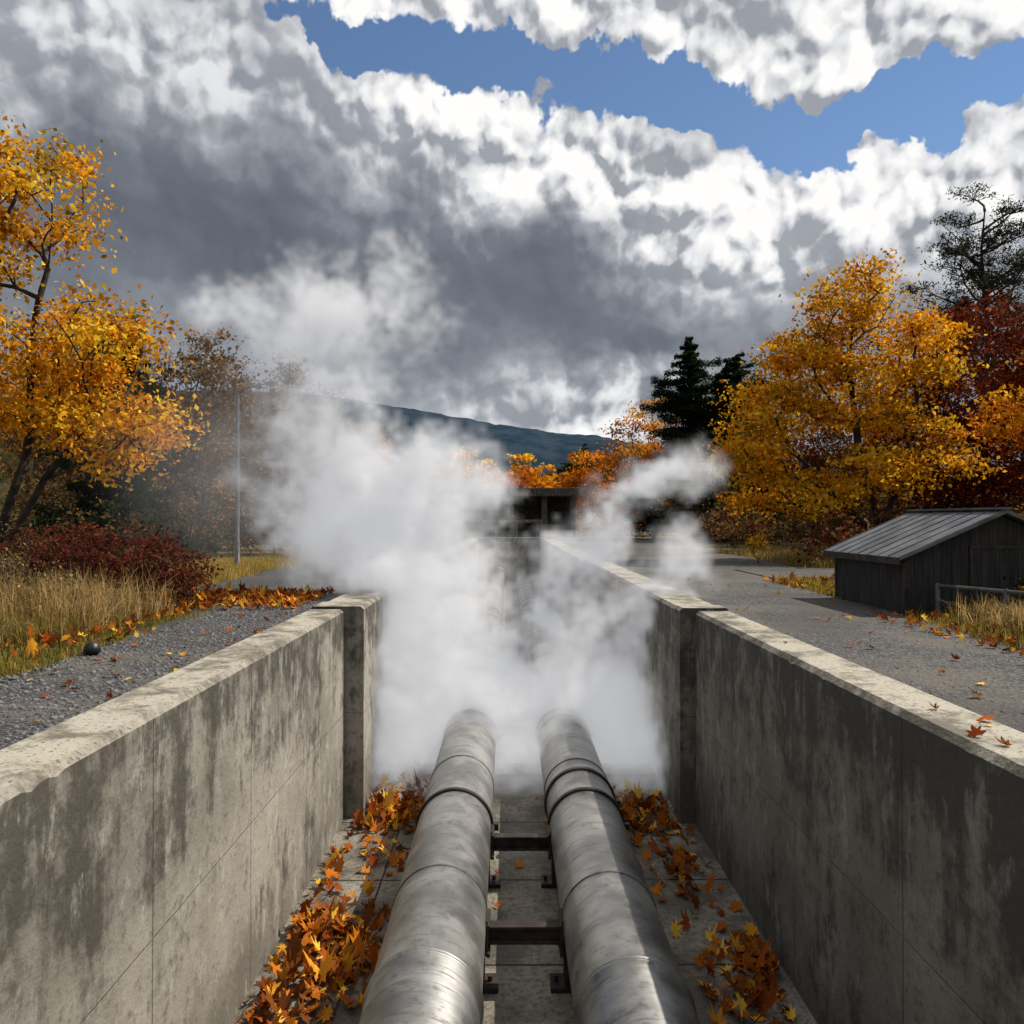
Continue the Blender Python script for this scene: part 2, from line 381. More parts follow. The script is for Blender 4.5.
def tubes(acc,P,Q,rp,rq,k=5):
    D=Q-P; L=np.linalg.norm(D,axis=1,keepdims=True)+1e-9; D=D/L
    h=np.where(np.abs(D[:,2:3])<.9,np.array([[0,0,1.]]),np.array([[1.,0,0]])); U=np.cross(D,h); U/=np.linalg.norm(U,axis=1,keepdims=True); W=np.cross(D,U)
    an=np.arange(k)*2*np.pi/k; ring=U[:,None]*np.cos(an)[None,:,None]+W[:,None]*np.sin(an)[None,:,None]
    A=P[:,None]+ring*rp[:,None,None]; B=Q[:,None]+ring*rq[:,None,None]
    V=np.concatenate([A,B],1).reshape(-1,3); i=np.arange(k); f=np.stack([i,(i+1)%k,k+(i+1)%k,k+i],-1)
    F=(f[None]+np.arange(len(P))[:,None,None]*2*k).reshape(-1,4); acc.add(V,F,0,(.05,.04,.03))
def ell(c,r,n,shell=.55):
    d=R.normal(0,1,(n,3)); d/=np.linalg.norm(d,axis=1,keepdims=True); q=(shell+(1-shell)*R.random(n)**.6)[:,None]
    return np.array(c)+d*q*np.array(r)
def tree(acc,base,trunk,blobs,palette,lpc=40,size=.1,sig=.3,tip=.006,stems=1,bal=.35,shell=.4,bare=0.,flat=.55):
    base=np.array(base,float)
    N=[base.copy()];par=[-1];pl=[0.]
    for st in trunk:
        prev=0
        for p in st:
            q=base+np.array(p,float); steps=3
            p0=N[prev]
            for i in range(1,steps+1):
                N.append(p0+(q-p0)*i/steps+R.normal(0,.04,3)*(i<steps)); par.append(prev if i==1 else len(N)-2); pl.append(pl[par[-1]]+np.linalg.norm(N[-1]-N[par[-1]]))
            prev=len(N)-1
    A=np.concatenate([ell(base+np.array(b[:3]),b[3:6],int(b[6]),shell) for b in blobs])
    A=A[A[:,2]>base[2]+.35]
    top=base+np.array(trunk[0][-1])*.5
    A=A[np.argsort(np.linalg.norm(A-top,axis=1)+R.normal(0,.3,len(A)))]
    tips=[]
    for a in A:
        NN=np.array(N); d=np.linalg.norm(NN-a,axis=1); 
        cost=d+bal*np.array(pl)+np.maximum(0,NN[:,2]-a[2]+.1)*1.2
        cost[0]+=5
        j=int(np.argmin(cost)); L=d[j]; k=max(2,int(L/.35)); p0=N[j].copy()
        sag=np.array([0,0,.12*L]); prev=j
        for i in range(1,k+1):
            tt=i/k; q=p0+(a-p0)*tt+sag*4*tt*(1-tt)*.6+R.normal(0,.05,3)*(i<k)*min(1,L)
            N.append(q); par.append(prev); pl.append(pl[prev]+np.linalg.norm(q-N[prev])); prev=len(N)-1
        tips.append(prev)
    N=np.array(N); par=np.array(par); acc2=np.zeros(len(N))
    for i in tips: acc2[i]+=tip**2.2
    for i in range(len(N)-1,0,-1): 
        acc2[i]=max(acc2[i],tip**2.2); acc2[par[i]]+=acc2[i]*.97
    r=acc2**(1/2.2)
    idx=np.arange(1,len(N)); P=N[par[idx]];Q=N[idx]
    rp=np.minimum(r[par[idx]],r[idx]*1.25)
    tubes(acc,P,Q,rp,r[idx],6)
    pal=np.array([p[:3] for p in palette]); w=np.array([p[3] for p in palette]); w=w/w.sum()
    keep=R.random(len(A))>bare
    tipsP=N[np.array(tips)][keep]
    sg=np.repeat(sig*(.55+.75*R.random(len(tipsP))),lpc)[:,None]
    C=np.repeat(tipsP,lpc,0)+R.normal(0,1,(len(tipsP)*lpc,3))*sg*np.array([1,1,flat])
    cl=R.choice(len(pal),len(tipsP),p=w); ci=np.repeat(cl,lpc); sw=R.random(len(ci))<.35; ci[sw]=R.choice(len(pal),sw.sum(),p=w)
    br=np.repeat(.65+.6*R.random(len(tipsP)),lpc)
    V,F=leaf_quads(C,size); acc.add(V,F,1,np.repeat(np.minimum(pal[ci]*br[:,None],.9),4,0))
YEL=[(.84,.40,.022,4),(.88,.53,.035,3),(.78,.30,.015,1.6),(.42,.17,.018,.9),(.30,.22,.03,.6)]
ORG=[(.74,.25,.018,3),(.80,.37,.02,2),(.5,.13,.014,2)]
RED=[(.14,.026,.012,3),(.22,.04,.014,2),(.08,.020,.012,2),(.34,.10,.02,.6)]
BRN=[(.17,.105,.048,3),(.24,.14,.055,2),(.11,.075,.042,2),(.34,.17,.045,1)]
GRN=[(.035,.05,.018,3),(.05,.065,.02,2),(.02,.032,.014,2)]
DKG=[(.014,.026,.014,3),(.022,.038,.018,2),(.03,.045,.02,1)]

a=Acc()
tree(a,(-8.9,14,GZ-.1),[[(.1,0,1.2),(.5,.1,2.8),(.6,0,4.6),(.9,0,6.2)],[(-.2,.2,1.),(-.9,.3,2.6),(-1.3,.3,4.4)],[(.25,-.1,.9),(1.3,-.2,2.4),(2.0,-.1,3.3)]],
 [(.3,0,6.9,1.3,1.4,1.5,40),(-1.3,0,5.4,1.4,1.5,1.6,42),(1.6,0,4.3,1.3,1.4,.8,42),(2.1,-.1,2.7,1.1,1.2,.7,42),(.2,0,3.5,1.4,1.5,.9,34),(-1.6,0,3.0,1.5,1.4,1.1,38),(-.6,0,7.3,1.2,1.,.9,16)],
 YEL,lpc=84,size=.105,sig=.28,tip=.010,bal=.3)
a.obj('autumn_tree')
a=Acc()
tree(a,(10.2,22,GZ-.1),[[(0,0,1.3),(-.5,0,3.0),(-.8,0,5.5),(-.6,0,7.0)],[(-.3,.1,1.0),(-1.7,.2,2.6),(-2.9,.1,4.0)],[(.2,0,1.2),(.9,.1,3.),(1.1,0,4.8)]],
 [(-.7,0,7.2,1.1,1.3,1.2,34),(-1.8,0,5.7,1.2,1.3,.9,34),(-2.7,0,4.3,1.1,1.5,.9,38),(-3.3,0,3.0,1.,1.3,.7,30),(-2.3,0,1.9,1.6,1.5,.7,32),(0,0,4.7,1.7,1.6,1.2,42),(1.2,0,5.9,1.1,1.2,1.,28),(-.3,-.3,2.4,1.6,1.5,.8,22),(1.4,0,3.0,1.2,1.2,1.,22)],
 YEL,lpc=90,size=.13,sig=.33,tip=.0135,bal=.3,flat=.42)
a.obj('autumn_tree')
a=Acc()
tree(a,(14.3,24,gh(14.3,24)-.1),[[(0,0,1.5),(.2,0,4.0),(.3,0,6.2)],[(-.4,0,1.5),(-1.6,0,3.4)]],
 [(0,0,6.3,1.9,1.8,1.5,55),(-1.7,0,3.9,1.7,1.7,1.6,60),(1.5,0,4.,1.9,1.7,1.9,60),(-1.1,0,1.9,1.9,1.7,1.1,50),(1.2,0,2.,1.8,1.7,1.1,40)],
 RED,lpc=75,size=.14,sig=.35,tip=.009); a.obj('red_maple_tree')
a=Acc()
tree(a,(11.1,15.5,gh(11.3,15.5)-.1),[[(0,0,1.5),(-.1,0,3.3),(0,0,4.6)],[(-.3,0,1.6),(-1.0,0,2.9)]],
 [(.3,0,4.2,1.2,1.4,1.3,50),(-1.2,0,3.2,.8,.8,.5,24)],ORG,lpc=44,size=.1,sig=.2,tip=.006); a.obj('autumn_tree')

def conifer(acc,base,H,W,pal,n_wh=26,den=1.,start=.12,droop=.25,gap=0.,pw=.6):
    base=np.array(base,float); nseg=10
    zz=np.linspace(0,H,nseg+1); P=np.stack([base[0]+0*zz,base[1]+0*zz,base[2]+zz],-1); P[1:,:2]+=R.normal(0,.02*H/8,(nseg,2))
    rr=.022*H*(1-zz/H*.93)
    tubes(acc,P[:-1],P[1:],rr[:-1],rr[1:],7)
    BP=[];BQ=[];C=[]
    for w in range(n_wh):
        f=start+(1-start)*(w/n_wh)**.9; z=H*f; L=W*(1-f)**pw*(.7+.6*R.random())
        if R.random()<gap: continue
        nb=5+int(R.random()*3)
        for b in range(nb):
            a=R.random()*6.28; l=L*(.5+.7*R.random()); st=base+np.array([0,0,z+R.normal(0,.1)])
            dirv=np.array([math.cos(a),math.sin(a),.15-droop*R.random()]); en=st+dirv*l
            BP.append(st);BQ.append(en); k=int((30+130*l)*den)
            t=R.random(k)**.65; wd=.20*l*(1-t*.55)
            side=np.cross(dirv,[0,0,1]); side/=np.linalg.norm(side)
            C.append(st+dirv*l*t[:,None]+side*(R.normal(0,1,k)*wd)[:,None]+np.array([0,0,1])*(R.normal(-.02,.06,k)*(.5+l*.6))[:,None])
    BP=np.array(BP);BQ=np.array(BQ); tubes(acc,BP,BQ,np.full(len(BP),.02*H/9),np.full(len(BP),.004),4)
    C=np.concatenate(C); V,F=leaf_quads(C,.17*(H/10)**.5,.6,.3); p=np.array([q[:3] for q in pal]); ci=R.integers(0,len(p),len(C))
    acc.add(V,F,1,np.repeat(p[ci],4,0))
a=Acc(); conifer(a,(10.5,46,gh(10.6,46)-.2),12.0,3.9,DKG,36,1.5,.1,pw=.62); a.obj('pine_tree')
a=Acc(); conifer(a,(12.9,45,gh(12.9,45)-.2),10.6,4.0,DKG,30,1.4,.1,pw=.55); a.obj('pine_tree')
a=Acc(); conifer(a,(-9.6,20,GZ-.1),6.0,2.1,DKG,22,1.2,.05); a.obj('pine_tree')
# open-crowned dark pine, long bare limbs with needle tufts
a=Acc(); b0=np.array([18.0,30,float(gh(18.0,30))-.2]); BP=[];BQ=[];r0=[];r1=[];TF=[]
zz=np.linspace(0,12.8,9); TP=np.stack([b0[0]+.12*np.sin(zz),b0[1]+0*zz,b0[2]+zz],-1); tubes(a,TP[:-1],TP[1:],.19*(1-zz[:-1]/14.6),.19*(1-zz[1:]/14.6),8)
for i in range(46):
    z=5.5+7.2*R.random(); an=R.random()*6.28; l=(2.6*(1-((z-5.5)/9.5)**1.6)+.3)*(.6+.6*R.random()); p=b0+np.array([.12*math.sin(z),0,z]); d=np.array([math.cos(an),math.sin(an)*.8,.25+.3*R.random()])
    pr=p; seg=4
    for s_ in range(seg):
        q=pr+d*l/seg+R.normal(0,.09,3); BP.append(pr);BQ.append(q); r0.append(.04*(1-s_/seg)+.014); r1.append(.04*(1-(s_+1)/seg)+.012)
        if s_>0:
            for k in range(4):
                e=q+np.array([R.normal(0,.35),R.normal(0,.35),.12+.25*R.random()]); BP.append(q);BQ.append(e); r0.append(.014); r1.append(.008); TF.append(e)
        d=d+R.normal(0,.16,3)+np.array([0,0,.03]); pr=q
tubes(a,np.array(BP),np.array(BQ),np.array(r0),np.array(r1),5)
TF=np.array(TF); C=np.repeat(TF,26,0)+R.normal(0,1,(len(TF)*26,3))*np.array([.16,.16,.075]); V,F=leaf_quads(C,.13,.5,.3)
a.add(V,F,1,np.repeat(np.array([(.020,.028,.016),(.035,.035,.02)])[R.integers(0,2,len(C))],4,0)); a.obj('scots_pine_tree')

def forest(name,specs,lpc=26,size=.22,na=26):
    a=Acc()
    for (x,y,H,W,pal,typ) in specs:
        b=(x,y,float(gh(x,y))-.3)
        if typ=='c': conifer(a,b,H,W,pal,18,.6)
        else:
            s=size*max(1,y/45)
            n=int(na+8*R.random())
            tree(a,b,[[(0,0,H*.3),(R.normal(0,.2),0,H*.6),(R.normal(0,.3),0,H*.82)]],
              [(0,0,H*.72,W*.75,W*.75,H*.26,n),(-W*.4,0,H*.5,W*.65,W*.6,H*.22,n),(W*.4,0,H*.48,W*.65,W*.6,H*.24,n),(0,-W*.2,H*.25,W*.9,W*.6,H*.16,int(n*.8))],
              pal,lpc=lpc,size=s,sig=W*.15,tip=.012,bare=.1)
    return a.obj(name)
sp=[]
for x,y,H in [(-10.5,27,7.9),(-13,26,8.4),(-8.8,31,8.2),(-12.5,33,9.8),(-16,30,10),(-10.2,38,9.4),(-14.5,40,11),(-19,36,11),(-7.6,42,6.8),(-11.5,48,9),(-24,40,12),(-17,24,9),(-22,28,10),(-7.0,52,5.5)]:
    sp.append((x,y,H,H*.27,BRN,'d'))
forest('bank_trees',sp,lpc=52,size=.16)
sp=[(9.0,58,9.4,2.8,ORG+BRN[:1],'d'),(11.5,62,11.6,3,ORG+YEL,'d'),(7.4,70,8,2.6,ORG,'d'),(14.5,60,11,3,BRN,'d'),(16.5,50,12,3.2,BRN+GRN,'d'),
    (14,36,6.5,2.4,BRN+RED,'d'),(17.5,36,9.5,3,RED+BRN,'d'),(22,34,12,3.4,RED+BRN,'d'),(26,38,14,4,BRN,'d'),(20,44,13,3.5,BRN+RED,'d'),(12,38,6,2.2,BRN+GRN,'d'),(19,28,7,2.5,RED,'d'),(23,26,9,3,RED+ORG,'d'),
    (9.8,40,4.5,1.9,BRN+GRN,'d'),(8.8,48,5,2,BRN+GRN,'d')]
forest('bank_trees',sp,lpc=55,size=.17)
sp=[]
for i in range(110):
    y=105+R.random()*120; x=(R.random()*2-1)*y*.22+2; u=R.random()
    sp.append((x,y,8+6*R.random(),3.+2*R.random(),[YEL,ORG,GRN,GRN][int(u*4)],'c' if u>.62 else 'd'))
forest('distant_trees',sp,lpc=16,size=.34,na=16)

def shrub(acc,c,r,h,pal,n=60,lpc=22,size=.06,sig=.08,tip=.004):
    tree(acc,(c[0],c[1],c[2]-.05),[[(0,0,h*.25)],[(r*.3,0,h*.3)],[(-r*.3,0,h*.3)]],[(0,0,h*.5,r,r,h*.5,n)],pal,lpc=lpc,size=size,sig=sig,tip=tip,bal=.1,shell=.2)
REDB=[(.15,.034,.024,3),(.10,.028,.020,2),(.20,.06,.03,1),(.16,.09,.04,.9)]
a=Acc()
for x,y,r,h in [(-4.4,9.9,.45,.95),(-4.9,9.7,.5,1.1),(-5.4,10.0,.55,1.2),(-4.1,10.3,.35,.8),(-5.9,10.4,.6,1.2),(-4.7,10.5,.5,1.15),(-6.5,10.8,.6,1.1),(-3.95,9.7,.25,.6)]:
    shrub(a,(x,y,GZ),r,h,REDB,66,22,.05,.08)
a.obj('red_shrub')
a=Acc()
for x,y,r,h in [(-6.3,9.8,.6,.9),(-7.0,10.2,.8,1.1),(-7.6,12.5,.9,1.2),(-8.4,12.,.9,1.2),(-5.9,9.3,.4,.8),(-7.6,9.6,.7,1.0),(-5.2,8.6,.45,.85),(-4.6,8.3,.3,.6)]:
    shrub(a,(x,y,GZ),r,h,[(.30,.20,.09,2),(.16,.13,.045,2),(.38,.27,.12,1)],50,14,.035,.1)
a.obj('dry_shrub')
a=Acc()
for i in range(26):
    y=15+R.random()*16; x=-7.5-R.random()*7
    shrub(a,(x,y,float(gh(x,y))),.9+.4*R.random(),1.0+.9*R.random(),GRN+BRN,36,26,.11,.17)
a.obj('undergrowth')
a=Acc()
for i in range(46):
    y=19+R.random()*26; x=8.0+(y-19)*.06+R.random()**1.3*11
    shrub(a,(x,y,float(gh(x,y))),1.+.5*R.random(),1.0+1.2*R.random(),[BRN,RED+BRN,GRN+BRN][i%3],34,26,.12,.2)
a.obj('undergrowth')
a=Acc(); shrub(a,(6.4,20.5,GZ),.28,.75,YEL,26,26,.07,.08); a.obj('yellow_sapling')
a=Acc()
for x,y in [(6.15,9.0),(6.0,8.4)]: shrub(a,(x,y,GZ),.35,.75,YEL+GRN,24,14,.06,.08)
a.obj('yellow_shrub')

def grass(name,n,fx,fy,h0,h1,pal,wid=.006,tuft=.07,per=24,z=None,lean=.35):
    m=n//per; cx=np.repeat(fx(m),per)+R.normal(0,tuft,m*per); cy=np.repeat(fy(m),per)+R.normal(0,tuft,m*per); n=m*per
    sc_=np.repeat(.4+1.*R.random(m),per); h=(h0+(h1-h0)*R.random(n))*sc_
    a=R.random(n)*6.28; ln=np.abs(R.normal(0,lean,n)); dx=np.cos(a)*ln*h; dy=np.sin(a)*ln*h
    sa=R.random(n)*6.28; sx=np.cos(sa)*wid; sy=np.sin(sa)*wid
    zb=gh(cx,cy); B=np.stack([cx,cy,zb],-1); S=np.stack([sx,sy,0*sx],-1)
    Mid=B+np.stack([dx*.35,dy*.35,h*.6],-1); T=B+np.stack([dx,dy,h*(1-ln*.35)],-1)
    V=np.stack([B-S,B+S,Mid+S*.7,Mid-S*.7,T+S*.12,T-S*.12],1).reshape(-1,3)
    F=np.array([(0,1,2,3),(3,2,4,5)]); F=(F[None]+np.arange(n)[:,None,None]*6).reshape(-1,4)
    p=np.array([q[:3] for q in pal]); ci=np.repeat(R.integers(0,len(p),m),per); q=R.random(n)<.3; ci[q]=R.integers(0,len(p),q.sum())
    ac=Acc(); ac.add(V,F,0,np.repeat(p[ci],6,0)); return ac.obj(name,[M_leaf])
TAN=[(.50,.34,.14),(.58,.43,.21),(.38,.25,.10),(.24,.17,.06)]
GRS=[(.20,.18,.045),(.32,.25,.06),(.12,.13,.03),(.40,.28,.07)]
grass('dry_grass',9000,lambda n:-4.0-1.9*R.random(n)**.8,lambda n:7.6+1.9*R.random(n),.16,.55,TAN,.005,.05,26,lean=.55)
grass('dry_grass',6000,lambda n:-4.0-1.0*R.random(n)**.8,lambda n:7.0+1.5*R.random(n),.08,.3,TAN+GRS,.005,.05,lean=.6)
grass('grass',60000,lambda n:-3.6-5*R.random(n)**1.1,lambda n:4.5+8*R.random(n),.02,.10,GRS,.005,.1,lean=.6)
grass('grass',24000,lambda n:-5.4-2.2*R.random(n),lambda n:13+8*R.random(n),.06,.22,[(.55,.36,.06),(.45,.32,.07),(.3,.24,.06)],.01,.2)
grass('dry_grass',9000,lambda n:4.95+1.1*R.random(n),lambda n:7.3+1.4*R.random(n),.08,.32,TAN,lean=.5)
grass('grass',16000,lambda n:4.55+2.4*R.random(n),lambda n:6.3+3*R.random(n),.03,.12,GRS,.005,.1)
grass('grass',20000,lambda n:5.0+1.3*R.random(n)**1.5-.1,lambda n:11.2+3.*R.random(n),.04,.14,GRS+[(.5,.36,.05)],.007,.12)
grass('grass',20000,lambda n:7.3+6*R.random(n),lambda n:18.6+9*R.random(n),.06,.22,GRS+TAN,.01,.2)

def maple(name,X,Y,Zf,size=.075,pile=0.):
    lob=[(90,1.0),(76,.62),(66,.42),(56,.62),(45,.86),(32,.42),(14,.5),(2,.64),(-20,.34),(-50,.42),(-80,.2),(-90,.5),(-100,.2),(-130,.42),(-160,.34),(178,.64),(166,.5),(148,.42),(135,.86),(124,.62),(114,.42),(104,.62)]
    o=np.array([(math.cos(rad(a))*r,math.sin(rad(a))*r,0) for a,r in lob]); o=np.concatenate([[(0,0,0)],o]); k=len(lob); n=len(X)
    s=size*(.55+.75*R.random(n)); P=np.repeat(o[None],n,0)*(1+R.normal(0,.07,(n,k+1,3)))
    rr=np.hypot(P[...,0],P[...,1]); curl=R.normal(.15,.3,n)[:,None]; fold=R.normal(.15,.4,n)[:,None]
    P[...,2]=curl*rr**2+fold*np.abs(P[...,0])+R.normal(0,.04,rr.shape)
    P*=s[:,None,None]
    tl=R.normal(0,.22+.45*(pile>0),(n,2)); yaw=R.random(n)*6.283
    c,q=np.cos(yaw)[:,None],np.sin(yaw)[:,None]; x=P[...,0]*c-P[...,1]*q; y=P[...,0]*q+P[...,1]*c
    z=P[...,2]+x*tl[:,:1]+y*tl[:,1:]; z=z-z.min(1,keepdims=True)*.8
    Z=Zf+pile*R.random(n)**1.5+.004
    V=np.stack([x+X[:,None],y+Y[:,None],z+Z[:,None]],-1).reshape(-1,3)
    f=np.array([(0,1+i,1+(i+1)%k) for i in range(k)]); F=(f[None]+np.arange(n)[:,None,None]*(k+1)).reshape(-1,3)
    pal=np.array([(.50,.15,.018),(.34,.08,.014),(.62,.28,.03),(.24,.055,.014),(.12,.04,.014),(.74,.44,.06),(.42,.13,.02),(.17,.055,.016),(.28,.09,.02)])
    tint=np.repeat(pal[R.integers(0,len(pal),n)],k+1,0)
    return mesh_obj(name,V,F,[M_dry],tint=tint)
def pile(name,cs,size=.085):
    X=[];Y=[];Z=[]
    for cx,cy,sx,sy,n,h in cs:
        n=int(n*.85); x=R.normal(0,1,n); y=R.normal(0,1,n); d=x*x+y*y
        X.append(cx+sx*x);Y.append(cy+sy*y);Z.append(h*np.exp(-d*.7)*R.random(n))
    X=np.concatenate(X);Y=np.concatenate(Y);Z=np.concatenate(Z)
    k=(X>-1.82)&(X<2.04); pipe_=((np.abs(X+.51)<.25)|(np.abs(X-.75)<.25)); k&=~pipe_
    return maple(name,X[k],Y[k],Z[k],size,.01)
pile('fallen_leaves',[(-1.55,6.6,.16,.28,170,.10),(-1.35,5.9,.22,.22,120,.08),(-1.6,5.4,.13,.3,90,.08),(-1.15,6.3,.14,.3,60,.04),(-1.72,7.3,.06,.4,20,.04),(-1.4,8.2,.25,.22,40,.03),(-1.3,7.0,.35,1.1,40,.0)])
pile('fallen_leaves',[(-1.35,9.3,.28,.33,330,.12),(-1.3,10.0,.3,.25,120,.18)],.085)
pile('fallen_leaves',[(1.85,6.1,.12,.3,90,.06),(1.6,5.7,.16,.25,50,.04),(1.75,7.7,.15,.4,70,.04),(1.5,9.2,.28,.4,240,.12),(1.9,5,.1,.4,30,.04),(1.45,7.2,.3,1.1,40,.0),(.12,6.5,.15,2,8,0)])
n=200; yy=7+3*R.random(n); xx=-3.75-.9*R.random(n)**1.2+.1*R.normal(0,1,n); 
maple('fallen_leaves',np.concatenate([xx,-3.4-1.0*R.random(60)]),np.concatenate([yy,5+3*R.random(60)]),np.full(n+60,GZ+.02),.06,.03)
n=800; yy=9.8+2.2*R.random(n); xx=-2.6-2.3*R.random(n)
maple('fallen_leaves',xx,yy,np.full(n,GZ+.01),.07,.05)
n=260; maple('fallen_leaves',4.1+1.6*R.random(n)**1.2,6.2+3.2*R.random(n),np.full(n,GZ+.01),.055,.02)
n=300; maple('fallen_leaves',4.7+1.5*R.random(n)**1.2,11.2+3.5*R.random(n),np.full(n,GZ+.01),.07,.02)
maple('fallen_leaves',np.array([2.3,2.38,2.2,2.42,2.3,2.25]),np.array([4.3,3.95,3.75,4.05,6.6,3.6]),np.full(6,2.4),.06,0.)
maple('fallen_leaves',-2.3-1.0*R.random(44),4+6*R.random(44),np.full(44,GZ+.02),.055,0.)
maple('fallen_leaves',2.6+2*R.random(60),4+11*R.random(60),np.full(60,GZ+.02),.05,0.)

# ------------------------------------------------------------------ shed
def shed():
    e=bpy.data.objects.new('shed',None); sc.collection.objects.link(e)
    x0,x1,y0,y1=4.68,6.95,9.4,11.4; ze,zr=GZ+.70,GZ+1.2; xm=(x0+x1)/2
    mb=MB(); mb.prism_y([(x0,GZ-.1),(x1,GZ-.1),(x1,ze),(xm,zr-.03),(x0,ze)],y0,y1); mb.obj('walls',[M_board],parent=e)
    mb=MB()
    for sx in (-1,1):
        xe=xm+sx*(x1-xm+.12); dz=(zr-ze)/(xm-x0); zE=zr-dz*abs(xe-xm)
        mb.prism_y([(xm,zr),(xe,zE),(xe,zE+.035),(xm,zr+.04)],y0-.12,y1+.12)
        for i in range(9):
            y=y0-.1+i*(y1-y0+.2)/8
            mb.prism_y([(xm,zr+.04),(xe,zE+.035),(xe,zE+.046),(xm,zr+.051)],y-.006,y+.006)
        mb.prism_y([(xe-.015*sx,zE-.05),(xe+.01*sx,zE-.05),(xe+.01*sx,zE+.03),(xe-.015*sx,zE+.03)],y0-.11,y1+.11,1)
    mb.box(xm-.06,xm+.06,y0-.13,y1+.13,zr+.045,zr+.07)
    mb.obj('roof',[M_roof,M_dark],parent=e)
    mb=MB()
    mb.box(x0-.012,x0+.05,y0-.014,y0+.05,GZ-.05,ze-.04); mb.box(x1-.05,x1+.012,y0-.014,y0+.05,GZ-.05,ze-.04)
    mb.box(x0-.012,x0+.05,y1-.05,y1+.014,GZ-.05,ze-.04)
    mb.box(xm-.38,xm-.34,y0-.02,y0-.002,GZ,GZ+.82);mb.box(xm+.34,xm+.38,y0-.02,y0-.002,GZ,GZ+.82);mb.box(xm-.34,xm+.34,y0-.02,y0-.002,GZ+.78,GZ+.82)
    mb.obj('trim',[M_dark],parent=e)
    mb=MB(); mb.box(xm-.335,xm+.335,y0-.012,y0-.003,GZ+.02,GZ+.775); mb.lathe((xm+.27,y0-.012,GZ+.4),(0,-1,0),[(0,.02),(.03,.02)],10); mb.obj('door',[M_board],parent=e)
shed()
mb=MB(); rz=GZ+.36
mb.tube([(4.98,9.25,rz),(5.28,8.45,rz),(6.3,5.7,rz)],.022)
for x,y in [(4.98,9.25),(5.28,8.45),(5.79,7.07),(6.3,5.7)]:
    mb.lathe((x,y,GZ-.1),(0,0,1),[(0,.028),(.47,.028),(.49,.015)],12)
mb.obj('handrail',[M_rail])
def lamp(x,y,H):
    mb=MB(); b=GZ-.1
    mb.lathe((x,y,b),(0,0,1),[(0,.075),(.1,.075),(.12,.055),(.75,.055),(.8,.045),(H*.5,.040),(H,.030)],16)
    pts=[(x,y,b+H-.01)]+[(x+.66*t,y,b+H+.16*math.sin(t*1.57)) for t in (.12,.3,.5,.75,1)]
    mb.tube(pts,.027,10)
    z=b+H+.16
    mb.add([(x+.60,y-.06,z-.025),(x+.95,y-.08,z-.02),(x+.95,y+.08,z-.02),(x+.60,y+.06,z-.025),(x+.60,y-.035,z+.05),(x+.92,y-.045,z+.06),(x+.92,y+.045,z+.06),(x+.60,y+.035,z+.05)],
      [(0,3,2,1),(4,5,6,7),(0,1,5,4),(1,2,6,5),(2,3,7,6),(3,0,4,7)])
    mb.box(x+.68,x+.92,y-.045,y+.045,z-.04,z-.0245,1)
    mb.box(x-.03,x+.03,y-.058,y-.05,b+.3,b+.55)
    mb.obj('street_lamp',[M_lamp,M_glass])
lamp(-6.08,18,4.12); lamp(-7.75,30,3.2)
mb=MB(); mb.lathe((-3.42,6.6,GZ-.02),(0,0,1),[(0,.05),(.045,.05),(.05,.066),(.09,.064),(.12,.05),(.137,.028),(.142,.004)],20); mb.obj('pipe_cap',[M_black])

mb=MB()
mb.box(-4.2,4.4,50,53.2,4.95,5.25); mb.box(-4.25,4.45,49.9,50.0,4.9,5.42)
for x in (-4.0,-1.9,.2,2.3,4.1): mb.box(x-.18,x+.18,50.3,52.9,1.8,4.95)
mb.box(-4,4.1,52.3,52.5,1.9,4.95,1)
mb.box(-4.4,2,46.5,46.7,3.25,3.42); 
for x in np.arange(-4.3,2,1.2): mb.box(x-.04,x+.04,46.55,46.65,2.2,3.25)
mb.obj('footbridge',[M_conc,M_dark],.01)

def hill(name,y,pts,depth,mat,nz):
    xs=np.linspace(pts[0][0],pts[-1][0],260); hz=np.interp(xs,[p[0] for p in pts],[p[1] for p in pts])
    k=np.ones(9)/9; nn=np.convolve(R.normal(0,1,268),k,'valid')*nz*1.5+R.normal(0,nz*.25,260)
    V=[];F=[]; K=14
    for j in range(K):
        f=j/(K-1); prof=math.sin(f*math.pi/2)
        for i,x in enumerate(xs): V.append((x,y+depth*f,-8+(hz[i]+nn[i]*f+8)*prof+R.normal(0,nz*.3)))
    n=260
    for j in range(K-1):
        for i in range(n-1): F.append((j*n+i,j*n+i+1,(j+1)*n+i+1,(j+1)*n+i))
    mesh_obj(name,V,F,[mat],smooth=False)
hill('hills',2200,[(-2600,560),(-1300,500),(-800,490),(-550,455),(-300,415),(-60,375),(150,340),(330,325),(700,250),(1500,190),(2600,260)],900,M_hill,5)
hill('hills',420,[(-700,62),(-300,58),(-170,54),(-60,46),(-10,38),(60,31),(200,34),(600,50)],160,M_hill2,1.6)

